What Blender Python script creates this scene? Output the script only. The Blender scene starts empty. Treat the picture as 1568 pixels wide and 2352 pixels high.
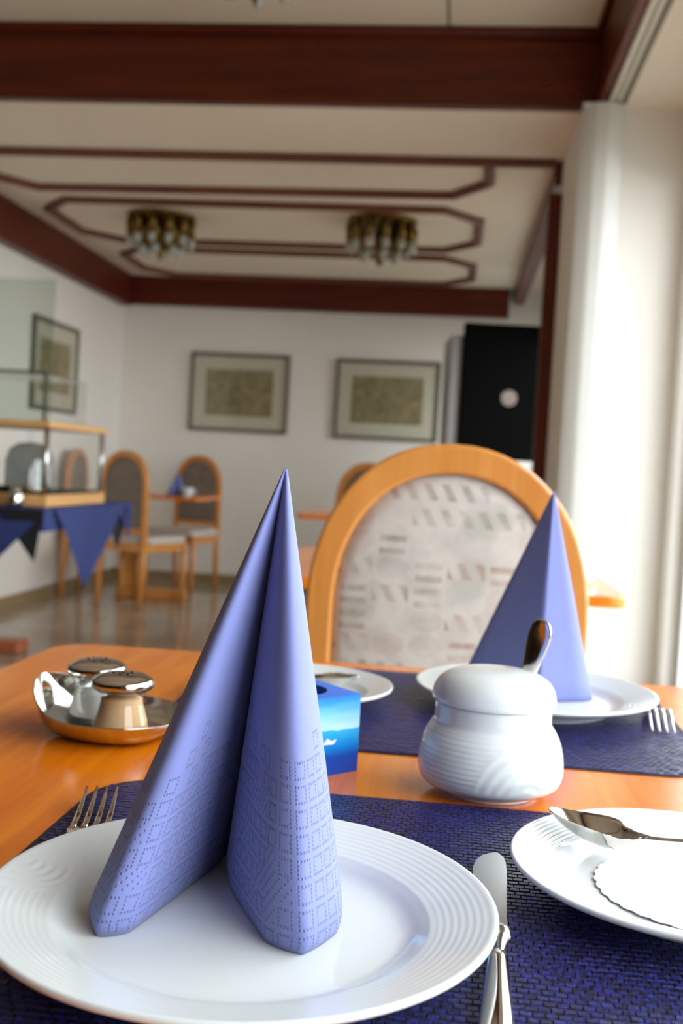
import bpy, bmesh, math, random
import numpy as np
from mathutils import Vector, Matrix
random.seed(7)
C = bpy.context.scene.collection
PI = math.pi

# ------------------------------------------------------------------ camera
F, CX, CY, CAMH = 2450.0, 784.0, 1176.0, 0.98          # pixels, for a 1568 x 2352 frame
B = np.array([[0.99291971, 0.05785615, -0.10374548],     # world X, Y, Z in camera axes (right, down, forward)
              [0.10586674, -0.03488329, 0.99376828],
              [0.05387663, -0.9977153, -0.04076135]])
cam_data = bpy.data.cameras.new('camera')
cam_data.sensor_fit = 'VERTICAL'
cam_data.sensor_height = 22.3
cam_data.sensor_width = 14.87
cam_data.lens = 22.3 * F / 2352.0
cam_data.clip_start = 0.02
cam_data.dof.use_dof = True
cam_data.dof.focus_distance = 0.575
cam_data.dof.aperture_fstop = 5.6
cam = bpy.data.objects.new('camera', cam_data)
C.objects.link(cam)
right, down, fwd = Vector(B[:, 0]), Vector(B[:, 1]), Vector(B[:, 2])
M = Matrix((right, -down, -fwd)).transposed().to_4x4()
M.translation = Vector((0, 0, CAMH))
cam.matrix_world = M
bpy.context.scene.camera = cam

# ------------------------------------------------------------------ world, light, exposure
world = bpy.data.worlds.new('overcast_sky')
bpy.context.scene.world = world
world.use_nodes = True
wn = world.node_tree.nodes
wn['Background'].inputs['Color'].default_value = (0.91, 0.965, 1.0, 1)
wn['Background'].inputs['Strength'].default_value = 10.0
vs = bpy.context.scene.view_settings
vs.view_transform = 'Standard'
vs.look = 'None'
vs.gamma = 1.0
vs.use_curve_mapping = False
vs.exposure = -0.28
cy = bpy.context.scene.cycles
cy.use_denoising = True
cy.use_adaptive_sampling = True
cy.adaptive_threshold = 0.05
cy.adaptive_min_samples = 16
cy.max_bounces = 9
cy.diffuse_bounces = 5
cy.glossy_bounces = 5
cy.transmission_bounces = 8
cy.transparent_max_bounces = 12
cy.caustics_reflective = True
cy.blur_glossy = 1.0
cy.caustics_refractive = False
cy.sample_clamp_indirect = 6.0

def portal(x, y0, y1, z0, z1):
    """sampling guide for the sky light through a window opening (gives no light of its own)"""
    l = bpy.data.lights.new('window_portal', 'AREA')
    l.shape = 'RECTANGLE'
    l.size = y1 - y0
    l.size_y = z1 - z0
    l.cycles.is_portal = True
    o = bpy.data.objects.new('window_portal', l)
    C.objects.link(o)
    o.matrix_world = Matrix(((0, 0, 1, x), (1, 0, 0, (y0 + y1) / 2), (0, 1, 0, (z0 + z1) / 2), (0, 0, 0, 1)))
WX = 0.82                                               # plane of the big window beside the table
portal(WX + 0.12, -1.0, 4.12, 0.18, 2.2)
portal(0.80, 5.3, 8.05, 0.80, 2.15)

# ------------------------------------------------------------------ materials
def lin(c):
    r = [(x / 255.0) for x in c]
    return tuple((x / 12.92 if x <= 0.04045 else ((x + 0.055) / 1.055) ** 2.4) for x in r) + (1.0,)

def base_mat(name, color, rough=0.5, metal=0.0, spec=0.5, coat=0.0):
    m = bpy.data.materials.new(name)
    m.use_nodes = True
    b = m.node_tree.nodes['Principled BSDF']
    b.inputs['Base Color'].default_value = lin(color)
    b.inputs['Roughness'].default_value = rough
    b.inputs['Metallic'].default_value = metal
    b.inputs['Specular IOR Level'].default_value = spec
    if coat:
        b.inputs['Coat Weight'].default_value = coat
        b.inputs['Coat Roughness'].default_value = 0.12
    return m

class NT:
    def __init__(self, m):
        self.m, self.t = m, m.node_tree
        self.b = self.t.nodes['Principled BSDF']
    def n(self, typ, **kw):
        nd = self.t.nodes.new(typ)
        for k, v in kw.items():
            setattr(nd, k, v)
        return nd
    def l(self, a, b):
        self.t.links.new(a, b)
    def math(self, op, a, b=None, c=None):
        nd = self.n('ShaderNodeMath', operation=op)
        for i, x in enumerate((a, b, c)):
            if x is None:
                continue
            if isinstance(x, (int, float)):
                nd.inputs[i].default_value = x
            else:
                self.l(x, nd.inputs[i])
        return nd.outputs[0]
    def coord(self, kind='Object', scale=(1, 1, 1)):
        tc = self.n('ShaderNodeTexCoord')
        mp = self.n('ShaderNodeMapping')
        mp.inputs['Scale'].default_value = scale
        self.l(tc.outputs[kind], mp.inputs['Vector'])
        return mp.outputs['Vector']
    def noise(self, vec, scale, detail=3, rough=0.5, dist=0.0):
        nd = self.n('ShaderNodeTexNoise')
        nd.inputs['Scale'].default_value = scale
        nd.inputs['Detail'].default_value = detail
        nd.inputs['Roughness'].default_value = rough
        nd.inputs['Distortion'].default_value = dist
        self.l(vec, nd.inputs['Vector'])
        return nd.outputs['Fac']
    def ramp(self, fac, stops):
        nd = self.n('ShaderNodeValToRGB')
        e = nd.color_ramp.elements
        while len(e) < len(stops):
            e.new(0.5)
        for i, (p, c) in enumerate(stops):
            e[i].position = p
            e[i].color = lin(c)
        self.l(fac, nd.inputs['Fac'])
        return nd.outputs['Color']
    def bump(self, h, strength, dist):
        nd = self.n('ShaderNodeBump')
        nd.inputs['Strength'].default_value = strength
        nd.inputs['Distance'].default_value = dist
        self.l(h, nd.inputs['Height'])
        self.l(nd.outputs['Normal'], self.b.inputs['Normal'])

def wood(name, dark, light, axis, rough=0.35, coat=0.0, scale=1.0):
    m = base_mat(name, light, rough, 0, 0.4, coat)
    t = NT(m)
    s = [14 * scale, 14 * scale, 14 * scale]
    s[axis] = 0.9 * scale
    v = t.coord('Object', s)
    f = t.noise(v, 1.6, 5, 0.6, 0.6)
    v2 = t.coord('Object', [k * 5 for k in s])
    g = t.noise(v2, 2.0, 2, 0.5)
    mix = t.math('ADD', t.math('MULTIPLY', f, 0.75), t.math('MULTIPLY', g, 0.25))
    t.l(t.ramp(mix, [(0.32, dark), (0.68, light)]), t.b.inputs['Base Color'])
    return m

def plaster(name, c1, c2, rough=0.85):
    m = base_mat(name, c1, rough)
    t = NT(m)
    v = t.coord('Object')
    t.l(t.ramp(t.noise(v, 1.3, 4), [(0.3, c2), (0.7, c1)]), t.b.inputs['Base Color'])
    t.bump(t.noise(v, 180, 2), 0.15, 0.002)
    return m

M_ = {}
M_['wall'] = plaster('white_plaster', (240, 236, 230), (235, 230, 223))
M_['ceiling'] = plaster('ceiling_paint', (234, 222, 206), (229, 216, 199))
M_['beam'] = wood('dark_red_brown_beam', (66, 17, 2), (106, 36, 7), 0, 0.42)
M_['beam_y'] = wood('dark_red_brown_beam_along', (66, 17, 2), (106, 36, 7), 1, 0.42)
M_['beam_z'] = wood('dark_red_brown_post', (80, 28, 12), (112, 44, 20), 2, 0.42)
M_['unseen_dark'] = wood('unseen_dark_panelling', (48, 29, 18), (78, 49, 30), 2, 0.5)  # invented dark finish for the unseen hall walls, lowers bounced light
M_['mould'] = wood('brown_moulding', (92, 52, 36), (120, 72, 52), 0, 0.5)
M_['table'] = wood('honey_table_wood', (204, 98, 4), (234, 138, 22), 1, 0.18, 0.2, 1.0)
M_['chair'] = wood('honey_chair_wood', (196, 124, 54), (218, 150, 78), 2, 0.3, 0.2)
M_['lightwood'] = wood('pale_beech', (206, 150, 90), (226, 176, 116), 1, 0.4)
M_['porcelain'] = base_mat('white_glazed_porcelain', (218, 222, 224), 0.08, 0, 0.55)
M_['steel'] = base_mat('polished_steel', (214, 210, 204), 0.09, 1.0)
M_['steel_soft'] = base_mat('satin_steel', (200, 198, 194), 0.22, 1.0)
M_['brass'] = base_mat('polished_brass', (118, 94, 46), 0.34, 1.0)
M_['black'] = base_mat('matt_black', (6, 6, 6), 0.8, 0, 0.05)
M_['grey'] = base_mat('light_grey_lacquer', (150, 146, 146), 0.45)
M_['frame_metal'] = base_mat('dull_grey_frame', (112, 106, 94), 0.4, 0.3)
M_['frame_wood'] = base_mat('tan_frame_side', (196, 162, 118), 0.5)
M_['passe'] = base_mat('cream_mount_board', (214, 206, 190), 0.8)
M_['white_paint'] = base_mat('white_lacquer', (228, 230, 228), 0.35)
M_['salt'] = base_mat('white_salt', (252, 252, 252), 0.9)
M_['pepper'] = base_mat('ground_pepper', (206, 166, 124), 0.9)
M_['emblem'] = base_mat('dull_emblem', (132, 116, 110), 0.7)
M_['terrace'] = base_mat('pale_terrace', (118, 118, 110), 0.9)
M_['wax'] = base_mat('pale_wax', (206, 196, 180), 0.5)
M_['track'] = base_mat('curtain_track', (205, 200, 186), 0.5)
M_['track_groove'] = base_mat('curtain_track_groove', (120, 112, 98), 0.6)

def m_floor():
    m = base_mat('polished_stone_floor', (166, 152, 132), 0.13, 0, 0.6)
    t = NT(m)
    v = t.coord('Object')
    t.l(t.ramp(t.noise(v, 3.0, 6, 0.65), [(0.3, (150, 134, 112)), (0.7, (178, 166, 148))]), t.b.inputs['Base Color'])
    return m
M_['floor'] = m_floor()

def m_glass_pane(name='clear_pane', tint=(0.97, 0.975, 0.965, 1), ior=1.5):
    m = bpy.data.materials.new(name)
    m.use_nodes = True
    t = m.node_tree
    t.nodes.remove(t.nodes['Principled BSDF'])
    out = t.nodes['Material Output']
    tr = t.nodes.new('ShaderNodeBsdfTransparent')
    tr.inputs['Color'].default_value = tint
    gl = t.nodes.new('ShaderNodeBsdfGlossy')
    gl.inputs['Roughness'].default_value = 0.02
    fr = t.nodes.new('ShaderNodeFresnel')
    fr.inputs['IOR'].default_value = ior
    mx = t.nodes.new('ShaderNodeMixShader')
    ge = t.nodes.new('ShaderNodeNewGeometry')
    mu = t.nodes.new('ShaderNodeMath'); mu.operation = 'MULTIPLY_ADD'      # outer faces mirror, inner faces only pass on
    mu.inputs[1].default_value = -1.0; mu.inputs[2].default_value = 1.0
    t.links.new(ge.outputs['Backfacing'], mu.inputs[0])
    m2 = t.nodes.new('ShaderNodeMath'); m2.operation = 'MULTIPLY'
    t.links.new(fr.outputs[0], m2.inputs[0]); t.links.new(mu.outputs[0], m2.inputs[1])
    t.links.new(m2.outputs[0], mx.inputs[0])
    t.links.new(tr.outputs[0], mx.inputs[1])
    t.links.new(gl.outputs[0], mx.inputs[2])
    t.links.new(mx.outputs[0], out.inputs[0])
    return m
M_['pane'] = m_glass_pane()
M_['screen'] = m_glass_pane('greenish_screen', (0.86, 0.90, 0.87, 1), 1.6)

M_['glass'] = m_glass_pane('clear_glass', (0.96, 0.97, 0.97, 1), 1.6)
M_['grey_glass'] = m_glass_pane('thick_grey_glass', (0.72, 0.74, 0.74, 1), 1.7)
M_['bulb'] = base_mat('frosted_glass_cup', (168, 168, 158), 0.2)

def m_translucent(name, col, mix):
    m = bpy.data.materials.new(name)
    m.use_nodes = True
    t = m.node_tree
    t.nodes.remove(t.nodes['Principled BSDF'])
    d = t.nodes.new('ShaderNodeBsdfDiffuse')
    tl = t.nodes.new('ShaderNodeBsdfTranslucent')
    d.inputs['Color'].default_value = lin(col)
    tl.inputs['Color'].default_value = lin(col)
    mx = t.nodes.new('ShaderNodeMixShader')
    mx.inputs[0].default_value = mix
    t.links.new(d.outputs[0], mx.inputs[1])
    t.links.new(tl.outputs[0], mx.inputs[2])
    t.links.new(mx.outputs[0], t.nodes['Material Output'].inputs[0])
    return m
M_['curtain'] = m_translucent('white_curtain_cloth', (238, 238, 236), 0.35)
M_['lace'] = m_translucent('white_lace', (226, 222, 216), 0.3)

def m_napkin():
    m = base_mat('blue_violet_paper', (120, 128, 186), 0.75, 0, 0.25)
    t = NT(m)
    t.b.inputs['Sheen Weight'].default_value = 0.15
    tc = t.n('ShaderNodeUVMap')
    sp = t.n('ShaderNodeSeparateXYZ')
    t.l(tc.outputs[0], sp.inputs[0])
    u, v = sp.outputs[0], sp.outputs[1]
    P = 0.00185
    pu, pv = t.math('DIVIDE', u, P), t.math('DIVIDE', v, P)
    iu, iv = t.math('FLOOR', pu), t.math('FLOOR', pv)
    fu = t.math('SUBTRACT', t.math('FRACT', pu), 0.5)
    fv = t.math('SUBTRACT', t.math('FRACT', pv), 0.5)
    dist = t.math('SQRT', t.math('ADD', t.math('MULTIPLY', fu, fu), t.math('MULTIPLY', fv, fv)))
    dot = t.n('ShaderNodeMapRange')
    dot.interpolation_type = 'SMOOTHSTEP'
    dot.inputs[1].default_value, dot.inputs[2].default_value = 0.42, 0.14
    dot.inputs[3].default_value, dot.inputs[4].default_value = 0.0, 1.0
    t.l(dist, dot.inputs[0])
    mu, mv = t.math('FLOORED_MODULO', iu, 6.0), t.math('FLOORED_MODULO', iv, 6.0)
    au = t.math('ABSOLUTE', t.math('SUBTRACT', mu, 2.0))
    av = t.math('ABSOLUTE', t.math('SUBTRACT', mv, 2.0))
    ring = t.math('COMPARE', t.math('MAXIMUM', au, av), 2.0, 0.1)
    diag = t.math('COMPARE', t.math('FLOORED_MODULO', t.math('ADD', iu, iv), 3.0), 0.0, 0.1)
    cu, cv = t.math('FLOOR', t.math('DIVIDE', iu, 6.0)), t.math('FLOOR', t.math('DIVIDE', iv, 6.0))
    cell = t.n('ShaderNodeCombineXYZ')
    t.l(cu, cell.inputs[0]); t.l(cv, cell.inputs[1])
    wn_ = t.n('ShaderNodeTexWhiteNoise', noise_dimensions='2D')
    t.l(cell.outputs[0], wn_.inputs['Vector'])
    usediag = t.math('LESS_THAN', wn_.outputs['Value'], 0.16)
    pat = t.math('ADD', t.math('MULTIPLY', diag, usediag), t.math('MULTIPLY', ring, t.math('SUBTRACT', 1.0, usediag)))
    lim = t.math('ADD', 0.062, t.math('MULTIPLY', wn_.outputs['Value'], 0.028))
    mask = t.math('LESS_THAN', t.math('MULTIPLY', cv, 6 * P), lim)
    mask = t.math('MULTIPLY', mask, t.math('GREATER_THAN', v, 0.002))
    h = t.math('MULTIPLY', t.math('MULTIPLY', pat, mask), dot.outputs[0])
    vec = t.coord('Object')
    fib = t.math('MULTIPLY', t.noise(vec, 1500, 2), 0.10)
    wob = t.math('MULTIPLY', t.noise(vec, 60, 2), 0.25)
    t.bump(t.math('ADD', t.math('ADD', t.math('MULTIPLY', h, -1.0), fib), wob), 1.0, 0.0007)
    return m
M_['napkin'] = m_napkin()
M_['napkin_plain'] = base_mat('blue_violet_paper_far', (120, 128, 186), 0.75, 0, 0.25)

def m_weave():
    m = base_mat('navy_vinyl', (28, 27, 62), 0.34, 0, 0.5)
    t = NT(m)
    v = t.coord('Object')
    t.l(t.ramp(t.noise(v, 420, 1), [(0.38, (22, 18, 40)), (0.5, (30, 29, 78)), (0.66, (38, 44, 122))]), t.b.inputs['Base Color'])
    t.bump(t.noise(v, 900, 1), 0.3, 0.0003)
    return m
M_['weave'] = m_weave()
M_['matbase'] = base_mat('dark_navy_backing', (20, 18, 40), 0.6)
M_['cloth'] = base_mat('royal_blue_cloth', (40, 53, 108), 0.85)
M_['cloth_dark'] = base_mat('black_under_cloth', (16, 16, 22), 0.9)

def m_fabric(name='patterned_upholstery', c=((178, 174, 168), (200, 192, 186), (188, 178, 172)), d=((158, 122, 104), (136, 132, 122))):
    m = base_mat(name, c[1], 0.9)
    t = NT(m)
    v = t.coord('Object')
    sp = t.n('ShaderNodeSeparateXYZ')
    t.l(v, sp.inputs[0])
    x, z = sp.outputs[0], sp.outputs[2]
    cxs, czs = 0.052, 0.036
    ix, iz = t.math('FLOOR', t.math('DIVIDE', x, cxs)), t.math('FLOOR', t.math('DIVIDE', z, czs))
    cell = t.n('ShaderNodeCombineXYZ')
    t.l(ix, cell.inputs[0]); t.l(iz, cell.inputs[1])
    w = t.n('ShaderNodeTexWhiteNoise', noise_dimensions='2D')
    t.l(cell.outputs[0], w.inputs['Vector'])
    r = w.outputs['Value']
    lx, lz = t.math('FRACT', t.math('DIVIDE', x, cxs)), t.math('FRACT', t.math('DIVIDE', z, czs))
    # slanted dashes in some cells, bars in others, washes in the rest
    s1 = t.math('FRACT', t.math('ADD', t.math('MULTIPLY', lx, 2.0), t.math('MULTIPLY', lz, 0.7)))
    dash = t.math('MULTIPLY', t.math('LESS_THAN', s1, 0.45), t.math('LESS_THAN', t.math('ABSOLUTE', t.math('SUBTRACT', lz, 0.5)), 0.33))
    bars = t.math('MULTIPLY', t.math('LESS_THAN', t.math('FRACT', t.math('MULTIPLY', lz, 2.0)), 0.5),
                  t.math('LESS_THAN', t.math('ABSOLUTE', t.math('SUBTRACT', lx, 0.5)), 0.36))
    isd = t.math('LESS_THAN', r, 0.34)
    isb = t.math('MULTIPLY', t.math('GREATER_THAN', r, 0.34), t.math('LESS_THAN', r, 0.60))
    ex, ez = t.math('SUBTRACT', lx, 0.5), t.math('SUBTRACT', lz, 0.5)
    rad = t.math('SQRT', t.math('ADD', t.math('MULTIPLY', ex, ex), t.math('MULTIPLY', ez, ez)))
    ringc = t.math('MULTIPLY', t.math('MULTIPLY', t.math('LESS_THAN', rad, 0.44), 0.42), t.math('GREATER_THAN', r, 0.84))
    fac = t.math('ADD', t.math('ADD', t.math('MULTIPLY', dash, isd), t.math('MULTIPLY', bars, isb)), ringc)
    fac = t.math('MULTIPLY', fac, t.math('MULTIPLY', t.math('SUBTRACT', t.noise(v, 38, 3), 0.22), 1.6))
    cloud = t.ramp(t.noise(v, 16, 3), [(0.35, c[0]), (0.5, c[1]), (0.66, c[2])])
    tint = t.ramp(t.noise(v, 9, 1), [(0.4, d[0]), (0.6, d[1])])
    mx = t.n('ShaderNodeMix', data_type='RGBA')
    t.l(fac, mx.inputs[0])
    t.l(cloud, mx.inputs[6])
    t.l(tint, mx.inputs[7])
    t.l(mx.outputs[2], t.b.inputs['Base Color'])
    t.bump(t.noise(v, 700, 1), 0.2, 0.0006)
    return m
M_['fabric'] = m_fabric()
M_['fabric_brown'] = m_fabric('brown_upholstery', ((118, 104, 92), (132, 118, 106), (122, 108, 98)), ((104, 86, 74), (100, 92, 82)))
M_['seatfab'] = base_mat('pale_seat_cloth', (196, 188, 180), 0.9)

def m_print():
    m = base_mat('old_map_print', (170, 156, 122), 0.7)
    t = NT(m)
    v = t.coord('Object', (1, 1, 1))
    f = t.noise(v, 24, 5, 0.7, 1.2)
    g = t.noise(t.coord('Object', (60, 60, 6)), 2.0, 2)
    s = t.math('ADD', t.math('MULTIPLY', f, 0.7), t.math('MULTIPLY', g, 0.3))
    t.l(t.ramp(s, [(0.36, (108, 94, 66)), (0.52, (158, 144, 110)), (0.66, (180, 166, 130))]), t.b.inputs['Base Color'])
    return m
M_['print'] = m_print()

def m_seabox():
    m = base_mat('sea_print_card', (60, 150, 230), 0.3, 0, 0.5)
    t = NT(m)
    sp = t.n('ShaderNodeSeparateXYZ')
    v = t.coord('Object')
    t.l(v, sp.inputs[0])
    zz = t.math('DIVIDE', sp.outputs[2], 0.0595)
    wob = t.math('MULTIPLY', t.math('SUBTRACT', t.noise(t.coord('Object', (30, 30, 160)), 1.5, 2), 0.5), 0.08)
    zz = t.math('ADD', zz, wob)
    col = t.ramp(zz, [(0.0, (10, 66, 170)), (0.22, (14, 70, 176)), (0.36, (0, 130, 215)), (0.565, (50, 176, 235)),
                      (0.58, (188, 226, 250)), (0.78, (120, 196, 250)), (0.93, (56, 146, 238)), (1.0, (50, 120, 230))])
    t.l(col, t.b.inputs['Base Color'])
    return m
M_['seabox'] = m_seabox()
M_['deepblue'] = base_mat('deep_blue_card', (28, 60, 160), 0.5)
M_['whiteprint'] = base_mat('white_print', (240, 244, 246), 0.6)

def m_doily():
    m = base_mat('embossed_white_paper', (240, 241, 244), 0.85)
    t = NT(m)
    v = t.coord('Object')
    w = t.n('ShaderNodeTexWave')
    w.inputs['Scale'].default_value = 260
    t.l(v, w.inputs['Vector'])
    t.bump(w.outputs['Fac'], 0.15, 0.0003)
    return m
M_['doily'] = m_doily()

# ------------------------------------------------------------------ mesh helpers
def link(name, me, mat=None, parent=None, loc=None):
    o = bpy.data.objects.new(name, me)
    C.objects.link(o)
    if mat is not None:
        me.materials.append(M_[mat] if isinstance(mat, str) else mat)
    if parent is not None:
        o.parent = parent
    if loc is not None:
        o.location = loc
    return o

def mesh(name, verts, faces, mat, parent=None, smooth=False, loc=None):
    me = bpy.data.meshes.new(name)
    me.from_pydata([tuple(v) for v in verts], [], faces)
    bm = bmesh.new(); bm.from_mesh(me)
    bmesh.ops.recalc_face_normals(bm, faces=bm.faces)
    bm.to_mesh(me); bm.free()
    if smooth:
        me.polygons.foreach_set('use_smooth', [True] * len(me.polygons))
    me.update()
    return link(name, me, mat, parent, loc)

def bm_obj(name, bm, mat, parent=None, smooth=False, loc=None):
    bmesh.ops.recalc_face_normals(bm, faces=bm.faces)
    me = bpy.data.meshes.new(name)
    bm.to_mesh(me); bm.free()
    if smooth:
        me.polygons.foreach_set('use_smooth', [True] * len(me.polygons))
    return link(name, me, mat, parent, loc)

def add_box(bm, x0, x1, y0, y1, z0, z1, bevel=0.0, seg=1):
    m = Matrix.Translation(((x0 + x1) / 2, (y0 + y1) / 2, (z0 + z1) / 2)) @ Matrix.Diagonal((x1 - x0, y1 - y0, z1 - z0, 1))
    r = bmesh.ops.create_cube(bm, size=1.0, matrix=m)
    if bevel:
        es = list({e for v in r['verts'] for e in v.link_edges})
        bmesh.ops.bevel(bm, geom=es, offset=bevel, segments=seg, profile=0.5, affect='EDGES')

def box(name, x0, x1, y0, y1, z0, z1, mat, parent=None, bevel=0.0, seg=1, loc=None):
    bm = bmesh.new()
    add_box(bm, x0, x1, y0, y1, z0, z1, bevel, seg)
    return bm_obj(name, bm, mat, parent, False, loc)

def lathe_data(prof, n=48, relief=None):
    verts, faces, rings = [], [], []
    for i, (r, z) in enumerate(prof):
        if r < 1e-6:
            rings.append([len(verts)]); verts.append((0, 0, z)); continue
        ring = []
        for k in range(n):
            a = 2 * PI * k / n
            dr, dz = relief(r, z, a, i) if relief else (0, 0)
            ring.append(len(verts))
            verts.append(((r + dr) * math.cos(a), (r + dr) * math.sin(a), z + dz))
        rings.append(ring)
    for p, q in zip(rings, rings[1:]):
        for k in range(n):
            k2 = (k + 1) % n
            if len(p) == 1 and len(q) == 1: continue
            if len(p) == 1: faces.append((p[0], q[k], q[k2]))
            elif len(q) == 1: faces.append((p[k], q[0], p[k2]))
            else: faces.append((p[k], q[k], q[k2], p[k2]))
    return verts, faces

def lathe(name, prof, mat, parent=None, n=48, relief=None, loc=None, smooth=True):
    v, f = lathe_data(prof, n, relief)
    return mesh(name, v, f, mat, parent, smooth, loc)

def smooth_prof(pts, sub=6):
    """Catmull-Rom through profile points"""
    P = [Vector(p) for p in pts]
    out = []
    for i in range(len(P) - 1):
        p0 = P[i - 1] if i else P[0] * 2 - P[1]
        p1, p2 = P[i], P[i + 1]
        p3 = P[i + 2] if i + 2 < len(P) else P[-1] * 2 - P[-2]
        for k in range(sub):
            t = k / sub
            out.append(0.5 * ((2 * p1) + (p2 - p0) * t + (2 * p0 - 5 * p1 + 4 * p2 - p3) * t * t + (3 * p1 - p0 - 3 * p2 + p3) * t ** 3))
    out.append(P[-1])
    return [tuple(p) for p in out]

def tube_data(path, radii, n=10, flat=1.0):
    P = [Vector(p) for p in path]
    if not isinstance(radii, (list, tuple)): radii = [radii] * len(P)
    verts, faces = [], []
    T = [(P[min(i + 1, len(P) - 1)] - P[max(i - 1, 0)]).normalized() for i in range(len(P))]
    ref = Vector((0, 0, 1)) if abs(T[0].z) < 0.9 else Vector((1, 0, 0))
    s = T[0].cross(ref).normalized()
    for i, p in enumerate(P):
        s = (s - T[i] * s.dot(T[i])).normalized()
        u = s.cross(T[i])
        for k in range(n):
            a = 2 * PI * k / n
            verts.append(p + (s * math.cos(a) + u * math.sin(a) * flat) * radii[i])
    for i in range(len(P) - 1):
        for k in range(n):
            k2 = (k + 1) % n
            faces.append((i * n + k, i * n + k2, (i + 1) * n + k2, (i + 1) * n + k))
    faces.append(tuple(range(n)))
    faces.append(tuple((len(P) - 1) * n + k for k in range(n)))
    return verts, faces

def tube(name, path, radii, mat, parent=None, n=10, flat=1.0):
    v, f = tube_data(path, radii, n, flat)
    return mesh(name, v, f, mat, parent, True)

def sweep(name, pts, section, mat, parent=None, closed=True, zbase=0.0):
    """mitred moulding: section = [(offset to the left of travel, z)], path in XY"""
    P = [Vector(p) for p in pts]
    n, m = len(P), len(section)
    verts, faces = [], []
    for i in range(n):
        a = (P[i] - P[i - 1]).normalized() if (closed or i) else (P[1] - P[0]).normalized()
        b = (P[(i + 1) % n] - P[i]).normalized() if (closed or i < n - 1) else a
        na, nb = Vector((-a.y, a.x)), Vector((-b.y, b.x))
        mi = (na + nb).normalized()
        k = 1.0 / max(0.3, mi.dot(na))
        for o, z in section:
            verts.append((P[i].x + mi.x * k * o, P[i].y + mi.y * k * o, zbase + z))
    for i in range(n if closed else n - 1):
        j = (i + 1) % n
        for k in range(m):
            k2 = (k + 1) % m
            faces.append((i * m + k, i * m + k2, j * m + k2, j * m + k))
    if not closed:
        faces.append(tuple(range(m)))
        faces.append(tuple((n - 1) * m + k for k in range(m)))
    return mesh(name, verts, faces, mat, parent)

def rounded_rect(x0, x1, y0, y1, r, seg=6):
    pts = []
    for cx, cy_, a0 in ((x1 - r, y0 + r, -PI / 2), (x1 - r, y1 - r, 0), (x0 + r, y1 - r, PI / 2), (x0 + r, y0 + r, PI)):
        for k in range(seg + 1):
            a = a0 + (PI / 2) * k / seg
            pts.append((cx + r * math.cos(a), cy_ + r * math.sin(a)))
    return pts

def slab(name, pts, z0, z1, mat, parent=None, bevel=0.0, loc=None):
    n = len(pts)
    bm = bmesh.new()
    top = [bm.verts.new((x, y, z1)) for x, y in pts]
    bot = [bm.verts.new((x, y, z0)) for x, y in pts]
    ft = bm.faces.new(top)
    fb = bm.faces.new(bot)
    for i in range(n):
        j = (i + 1) % n
        bm.faces.new((top[i], top[j], bot[j], bot[i]))
    if bevel:
        es = [e for e in ft.edges] + [e for e in fb.edges]
        bmesh.ops.bevel(bm, geom=es, offset=bevel, segments=2, profile=0.5, affect='EDGES')
    return bm_obj(name, bm, mat, parent, False, loc)

def strip_data(st, m=8, flat=False):
    """cutlery body: stations (centre, side, normal, half width, thickness, dish)"""
    verts, faces = [], []
    R = 2 * (m + 1)
    for c, s, nrm, w, t, d in st:
        c, s, nrm = Vector(c), Vector(s).normalized(), Vector(nrm).normalized()
        for k in range(m + 1):
            q = -1 + 2 * k / m
            verts.append(c + s * (w * q) + nrm * (d * q * q + 0.5 * t * (1.0 if flat else math.sqrt(max(0.12, 1 - q * q)))))
        for k in range(m, -1, -1):
            q = -1 + 2 * k / m
            verts.append(c + s * (w * q) + nrm * (d * q * q - 0.5 * t * (1.0 if flat else math.sqrt(max(0.12, 1 - q * q)))))
    for i in range(len(st) - 1):
        for k in range(R):
            k2 = (k + 1) % R
            faces.append((i * R + k, i * R + k2, (i + 1) * R + k2, (i + 1) * R + k))
    faces.append(tuple(range(R)))
    faces.append(tuple((len(st) - 1) * R + k for k in range(R)))
    return verts, faces

def strip(name, st, mat, parent=None, m=8, flat=False):
    v, f = strip_data(st, m, flat)
    return mesh(name, v, f, mat, parent, not flat)

def tag(o, label, cat, group=None):
    o['label'] = label
    o['category'] = cat
    if group: o['group'] = group
    return o

def thing(name, label, cat, loc=(0, 0, 0), rotz=0.0, group=None):
    o = bpy.data.objects.new(name, None)
    o.empty_display_size = 0.05
    C.objects.link(o)
    o.location = loc
    o.rotation_euler = (0, 0, rotz)
    return tag(o, label, cat, group)

def struct(o):
    o['kind'] = 'structure'
    return o

def dup(root, loc, rotz, label, group=None, name=None):
    r = root.copy(); C.objects.link(r)
    r.location = loc; r.rotation_euler = (0, 0, rotz); r['label'] = label
    if group: r['group'] = group
    def kids(src, dst):
        for ch in list(src.children):
            c = ch.copy(); C.objects.link(c); c.parent = dst
            kids(ch, c)
    kids(root, r)
    return r

# ------------------------------------------------------------------ the room
XL, YB, YF = -2.72, 8.40, -4.5
XH = -6.5                          # near hall widened out of view to weaken fill light from the left
ZH, ZL = 2.72, 2.42                # high ceiling near the camera, low ceiling beyond the beam
YS, XS = 4.25, 0.46                # where the ceiling steps down
struct(box('floor', XH - 0.1, 1.1, YF - 0.1, YB + 0.1, -0.08, 0.0, 'floor'))
bm = bmesh.new()
add_box(bm, XL - 0.12, XL, YS + 0.03, YB + 0.1, 0, 2.85)
add_box(bm, XH, XL - 0.12, YS + 0.03, YS + 0.15, 0, 2.85)
wl = struct(bm_obj('wall_left', bm, 'wall'))
box('unseen_dark_wall', XH - 0.12, XH, YF - 0.1, YS + 0.15, 0, 2.85, 'unseen_dark', wl)  # unseen wall, kept dark so little light bounces back from the left
struct(box('wall_back', XL, 0.80, YB, YB + 0.12, 0, 2.85, 'wall'))
struct(box('wall_front', XH, 1.1, YF - 0.12, YF, 0, 2.85, 'unseen_dark'))  # unseen wall behind the camera, its dark panelling added to cut fill

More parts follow.
